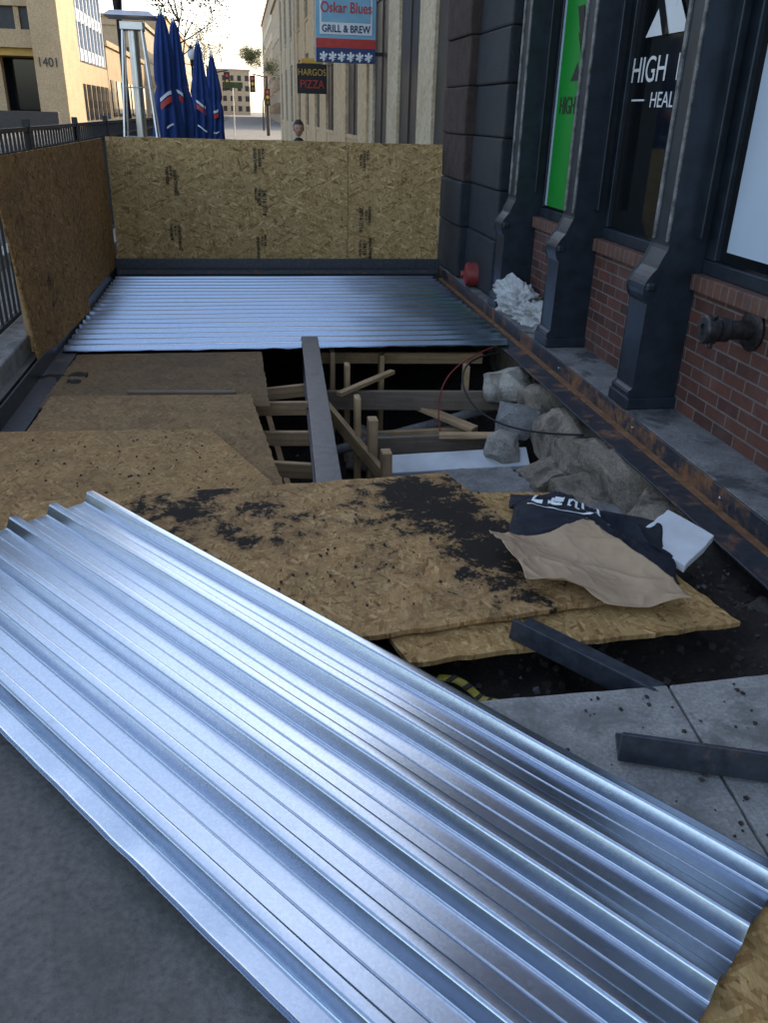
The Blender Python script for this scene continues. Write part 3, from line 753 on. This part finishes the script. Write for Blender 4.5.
# ------------------------------------------------------------ left side buildings
tb=empty('office_building')
box('core',-40,-14.4,76,90,0,24,'brownpaint',tb)
for k in range(7):
    z=5.2+k*2.6
    box('floor_band',-40,-14.45,71.5,89.9,z,z+1.15,'tan',tb)
    box('window_band',-39.9,-14.5,71.9,89.8,z+1.151,z+2.599,'glass_far',tb)
for i in range(9):
    xx=-15.6-2.6*i
    box('mullion',xx,xx+0.35,71.7,71.89,5.3,23,'tan',tb)
box('soffit',-40,-14.5,72,89,4.7,5.19,'gold',tb)  # gold colour paints in the warm light on the arcade ceiling
for i in range(4): box('column',-18-4*i,-17.3-4*i,73,73.8,0,4.69,'tan',tb)
box('address_pier',-14.4,-12.4,70.5,78,0,30,'tan',tb,0.03)
box('lobby',-39,-15,75,75.9,0,4.69,'glass',tb)
text('address_numerals','1401',0.85,(-14.2,70.45,4.0),(1,0,0),(0,0,1),'brownpaint',tb,0.02,sx=0.9)
box('planter_wall',-24,-12.0,64,64.6,0,1.1,'brownpaint',tb,0.02)
gt=empty('glass_office_tower')
box('core',-36,-13.2,80,96,0,45,'glass_blue',gt)
box('base',-36,-12.85,79.5,96.5,0,4.8,'tan',gt)
for k in range(14): box('spandrel',-36,-12.98,79.8,96.2,5.0+k*2.9,5.9+k*2.9,'white',gt)
for i in range(9): box('fin',-13.19,-12.9,79.85+i*2.0,80.15+i*2.0,4.9,44,'white',gt)
for i in range(6): box('shop_window',-12.84,-12.8,80+i*2.7,82+i*2.7,0.4,3.2,'glass',gt)
facL=empty('low_shop_building')
box('body',-30,-13,98,135,0,7,'tan',facL)
for i in range(8): box('shop_window',-12.99,-12.9,99+i*4.4,102+i*4.4,0.6,4,'glass',facL)
box('parapet',-30.2,-12.8,97.8,135.2,7.0,7.5,'tan',facL)
for (a,b,c,d,h) in ((-40,-13,140,190,12),(-9,4,330,350,14),(6,30,110,160,16),(7,30,165,260,22),(-45,-14,200,300,18)):
    g=empty('distant_building'); m=random.choice(['tan','beige'])
    box('body',a,b,c,d,0,h,m,g)
    k=1.2
    while k<h-2:
        q=a+1.0
        while q<b-1.5:
            box('window',q,q+1.3,c-0.06,c-0.01,k,k+1.7,'glass_far',g); q+=2.6
        box('window_strip',a-0.06 if a>0 else b+0.01,a-0.01 if a>0 else b+0.06,c+1,d-1,k,k+1.5,'glass_far',g); k+=3.2
    box('cornice',a-0.3,b+0.3,c-0.3,d+0.3,h,h+0.5,m,g)

# ------------------------------------------------------------ street furniture
def umbrella(x,y,top,sc=1.0,seed=0):
    g=empty('closed_patio_umbrella')
    lathe('pole',[(0.022,0),(0.022,top)],(x,y,0),'inox',g,10)
    lathe('base',[(0.28,0),(0.28,0.05),(0.05,0.08)],(x,y,0.0),'black',g,20)
    vs=[];fs=[];seg=48;rows=22
    for j in range(rows+1):
        t=j/rows; z=top-0.02-t*(1.75)*sc
        r=(0.02+0.135*min(1,t*1.6)**0.7)*(1+0.12*math.sin(t*9+seed)) * (1 if t<0.9 else 1.1)
        if 0.42<t<0.50: r*=0.8
        for i in range(seg):
            a=2*math.pi*i/seg; rr=r*(1+0.28*math.cos(8*a+2.2*t+seed)+0.08*math.sin(3*a+seed))
            vs.append((x+rr*math.cos(a),y+rr*math.sin(a),z))
    for j in range(rows):
        for i in range(seg): fs.append((j*seg+i,(j+1)*seg+i,(j+1)*seg+(i+1)%seg,j*seg+(i+1)%seg))
    fs.append(tuple(range(seg)))
    mesh('canopy',vs,fs,'umb',g,True)
    for zz,m,ww in ((top-0.95,'whitev',0.07),(top-1.04,'red',0.12),(top-1.3,'whitev',0.04)):
        vs=[(x+0.185*math.sin(a),y-0.185*math.cos(a),zz+dz+0.05*math.sin(a*3+seed)) for a in [(-0.4+i*0.08) for i in range(11)] for dz in (0,ww*0.6)]
        mesh('logo_print',vs,[(2*i,2*i+2,2*i+3,2*i+1) for i in range(10)],m,g)
    lathe('finial',[(0.015,0),(0.02,0.02),(0.004,0.06)],(x,y,top-0.02),'inox',g,8)
umbrella(-0.90,12.0,2.56,1,0.3); umbrella(-0.84,13.4,2.60,1,1.9); umbrella(-0.62,15.6,2.50,1,3.1); umbrella(-0.46,17.6,2.44,1,4.7)
ht=empty('patio_heater')
hx,hy=-1.10,10.6
box('base',hx-0.23,hx+0.23,hy-0.23,hy+0.23,0.0,0.75,'inox',ht,0.01)
for sx in(-1,1):
    for sy in(-1,1):
        beam('leg',(hx+sx*0.21,hy+sy*0.21,0.75),(hx+sx*0.10,hy+sy*0.10,2.25),0.02,0.02,'inox',ht)
lathe('flame_tube',[(0.055,0.75),(0.055,2.25)],(hx,hy,0),'inox',ht,16)
for z in (1.2,1.7): 
    r=0.21-0.11*(z-0.75)/1.5
    for sx in(-1,1): beam('guard',(hx+sx*r,hy-r,z),(hx+sx*r,hy+r,z),0.008,0.008,'inox',ht); beam('guard',(hx-r,hy+sx*r,z),(hx+r,hy+sx*r,z),0.008,0.008,'inox',ht)
box('top_box',hx-0.12,hx+0.12,hy-0.12,hy+0.12,2.25,2.33,'inox',ht,0.005)
vs=[(hx-.27,hy-.27,2.37),(hx+.27,hy-.27,2.37),(hx+.27,hy+.27,2.37),(hx-.27,hy+.27,2.37),(hx-.2,hy-.2,2.42),(hx+.2,hy-.2,2.42),(hx+.2,hy+.2,2.42),(hx-.2,hy+.2,2.42)]
mesh('reflector',vs,[(0,1,5,4),(1,2,6,5),(2,3,7,6),(3,0,4,7),(4,5,6,7),(3,2,1,0)],'inox',ht)
def lamp(x,y,h):
    g=empty('street_lamp')
    lathe('post',[(0.16,0),(0.16,0.3),(0.09,0.5),(0.06,0.8),(0.045,h-0.3),(0.07,h-0.25),(0.09,h)],(x,y,0),'black',g,16)
    lathe('globe',[(0.09,h),(0.17,h+0.12),(0.19,h+0.28),(0.12,h+0.45),(0.05,h+0.5)],(x,y,0),'whitev',g,16)
    lathe('cap',[(0.13,h+0.45),(0.02,h+0.62)],(x,y,0),'black',g,16)
lamp(-1.98,17.0,3.25); lamp(-2.1,45,3.6)
def tlight(x,y,h,arm):
    g=empty('traffic_light')
    lathe('pole',[(0.12,0),(0.09,h)],(x,y,0),'brownpaint',g,12)
    beam('arm',(x,y,h-0.1),(x+arm,y,h+0.1),0.08,0.08,'brownpaint',g)
    for px,pz in ((x+arm*0.95,h-0.5),(x,h*0.65)):
        box('signal_housing',px-0.18,px+0.18,y-0.35,y-0.1,pz-0.5,pz+0.5,'black',g,0.02)
        for q,m in ((0.3,'red'),(0,'gold'),(-0.3,'leafg')): lathe('lens',[(0.1,0),(0.1,0.02)],(px,y-0.36,pz+q),m,g,12,(0,-1,0))
tlight(-1.6,58,3.6,1.0); tlight(1.9,62,3.6,-1.0); tlight(-3.0,95,5.5,-3)
def blade(x,y,z,wd,h,m,nm):
    g=empty(nm); lathe('post',[(0.03,0),(0.03,z+h)],(x,y,0),'inox',g,8); box('plate',x-wd/2,x+wd/2,y-0.05,y-0.035,z,z+h,m,g)
blade(-0.3,52,2.6,1.1,0.3,'leafg','street_name_sign'); blade(-2.0,30,2.0,0.4,0.55,'whitev','parking_sign')

# ------------------------------------------------------------ trees
def tree(name,x,y,h,seed,leafm,leafn,spread=1.0):
    rnd=random.Random(seed); g=empty(name)
    vs=[];fs=[];tips=[]
    def seg(p,q,r0,r1):
        d=(q-p).normalized(); up=Vector((0,0,1)) if abs(d.z)<.9 else Vector((1,0,0)); s=up.cross(d).normalized(); u=d.cross(s); b=len(vs)
        for c,r in((p,r0),(q,r1)):
            for k in range(6):
                a=k*math.pi/3; vs.append(c+s*math.cos(a)*r+u*math.sin(a)*r)
        for k in range(6): fs.append((b+k,b+(k+1)%6,b+6+(k+1)%6,b+6+k))
    def grow(p,d,L,r,lev):
        n=3
        for k in range(n):
            d=(d+Vector((rnd.uniform(-.22,.22),rnd.uniform(-.22,.22),rnd.uniform(-.05,.12)))).normalized()
            q=p+d*L/n; seg(p,q,r*(1-k*0.18),r*(1-(k+1)*0.18)); p=q
            if lev>=3: tips.append(p.copy())
            if lev>0 and lev<5 and k>0:
                a=rnd.uniform(0,6.28); side=Vector((math.cos(a),math.sin(a),rnd.uniform(0,.5))).normalized()
                grow(p,(d*0.5+side*0.9*spread).normalized(),L*rnd.uniform(.55,.75),r*0.45,lev+1)
        if lev<5:
            for _ in range(2):
                a=rnd.uniform(0,6.28); side=Vector((math.cos(a),math.sin(a),0.2)).normalized()
                grow(p,(d*0.9+side*0.55*spread).normalized(),L*rnd.uniform(.6,.8),r*0.5,lev+1)
    p0=Vector((x,y,0)); p1=Vector((x,y,h*0.32)); seg(p0,p1,h*0.012,h*0.009)
    grow(p1,Vector((0,0,1)),h*0.26,h*0.008,1)
    mesh('trunk_and_limbs',vs,fs,'bark',g)
    vs=[];lf=[]
    for i in range(leafn):
        t=rnd.choice(tips)+Vector((rnd.gauss(0,.12),rnd.gauss(0,.12),rnd.gauss(0,.12))); s=rnd.uniform(.03,.06)
        a=Vector((rnd.gauss(0,1),rnd.gauss(0,1),rnd.gauss(0,1))).normalized(); b=a.orthogonal().normalized()
        k=len(vs); vs+= [t-a*s,t+b*s*.6,t+a*s,t-b*s*.6]; lf.append((k,k+1,k+2,k+3))
    mesh('leaves',vs,lf,leafm,g)
tree('street_tree',-1.6,24,6.0,5,'leaf',1900,1.2)
tree('street_tree',-2.0,38,7.0,8,'leaf',1500)
tree('street_tree',-2.0,70,7,12,'leaf',3000)
tree('street_tree',2.0,78,6.5,15,'leafg',9000,1.0)

# ------------------------------------------------------------ seated person far down the pavement
pn=empty('seated_person')
def skinfig(name,joints,edges,root,mat,parent,sub=2):
    me=bpy.data.meshes.new(name); me.from_pydata([j[0] for j in joints],edges,[]); me.update(); me.materials.append(MAT[mat])
    o=bpy.data.objects.new(name,me); link(o,parent)
    o.modifiers.new('skin','SKIN'); 
    for i,j in enumerate(joints):
        r=j[1]; me.skin_vertices[0].data[i].radius=(r,r)
    me.skin_vertices[0].data[root].use_root=True
    s=o.modifiers.new('sub','SUBSURF'); s.levels=sub; s.render_levels=sub
    o.modifiers['skin'].use_smooth_shade=True
    return o
px,py=0.90,14.2
J=[((px,py,0.52),0.15),((px,py+0.02,0.72),0.14),((px,py+0.03,0.95),0.165),((px,py,1.08),0.09),((px,py-0.01,1.15),0.055),
 ((px-0.19,py,1.01),0.07),((px-0.25,py-0.08,0.76),0.052),((px-0.14,py-0.30,0.68),0.04),
 ((px+0.19,py,1.01),0.07),((px+0.25,py-0.08,0.76),0.052),((px+0.14,py-0.30,0.68),0.04),
 ((px-0.10,py-0.02,0.52),0.10),((px-0.12,py-0.42,0.55),0.07),((px-0.12,py-0.45,0.12),0.05),((px-0.12,py-0.60,0.05),0.04),
 ((px+0.10,py-0.02,0.52),0.10),((px+0.12,py-0.42,0.55),0.07),((px+0.12,py-0.45,0.12),0.05),((px+0.12,py-0.60,0.05),0.04)]
E=[(0,1),(1,2),(2,3),(3,4),(2,5),(5,6),(6,7),(2,8),(8,9),(9,10),(0,11),(11,12),(12,13),(13,14),(0,15),(15,16),(16,17),(17,18)]
skinfig('clothed_body',J,E,0,'cloth',pn)
def head(cx,cy,cz):
    bm=bmesh.new(); bmesh.ops.create_uvsphere(bm,u_segments=28,v_segments=20,radius=1)
    for v in bm.verts:
        x,y,z=v.co; 
        sx,sy,sz=0.078,0.098,0.118
        if z<0: sx*=1-0.28*(-z); 
        if y<-0.5 and abs(x)<0.22 and -0.35<z<0.15: y-=0.22*(1-abs(x)/0.22)*(0.15-z)*1.6
        v.co=Vector((x*sx,y*sy,z*sz))
    me=bpy.data.meshes.new('head'); bm.to_mesh(me); bm.free(); me.materials.append(MAT['skin'])
    for p in me.polygons: p.use_smooth=True
    o=bpy.data.objects.new('head',me); o.location=(cx,cy,cz); link(o,pn)
    bm=bmesh.new(); bmesh.ops.create_uvsphere(bm,u_segments=28,v_segments=20,radius=1)
    dl=[v for v in bm.verts if v.co.z<-0.35 or (v.co.y<-0.35 and v.co.z<0.45)]
    bmesh.ops.delete(bm,geom=dl,context='VERTS')
    for v in bm.verts: v.co=Vector((v.co.x*0.086,v.co.y*0.106,v.co.z*0.128))
    me=bpy.data.meshes.new('hair'); bm.to_mesh(me); bm.free(); me.materials.append(MAT['ink'])
    o=bpy.data.objects.new('hair',me); o.location=(cx,cy+0.002,cz+0.003); link(o,pn)
    for s in(-1,1):
        lathe('eye',[(0.011,0),(0.008,0.005)],(cx+s*0.03,cy-0.088,cz+0.008),'ink',pn,10,(0,-1,0))
        lathe('ear',[(0.022,0),(0.026,0.008),(0.016,0.014)],(cx+s*0.072,cy,cz-0.005),'skin',pn,10,(s,0,0))
    box('mouth',cx-0.02,cx+0.02,cy-0.094,cy-0.080,cz-0.055,cz-0.048,'red',pn)
head(px,py-0.03,1.27)
for s in(-1,1):
    for k in range(5):
        beam('finger',(px+s*(0.135-0.01*k),py-0.32,0.665),(px+s*(0.11-0.012*k),py-0.40+0.01*abs(k-2),0.64),0.014,0.014,'skin',pn)
ch=empty('patio_chair')
box('seat',px-0.22,px+0.22,py-0.22,py+0.22,0.38,0.42,'black',ch,0.01)
box('backrest',px-0.22,px+0.22,py+0.20,py+0.23,0.42,0.85,'black',ch,0.01)
for sx in(-1,1):
    for sy in(-1,1): beam('leg',(px+sx*0.2,py+sy*0.2,0),(px+sx*0.2,py+sy*0.2,0.38),0.025,0.025,'black',ch)
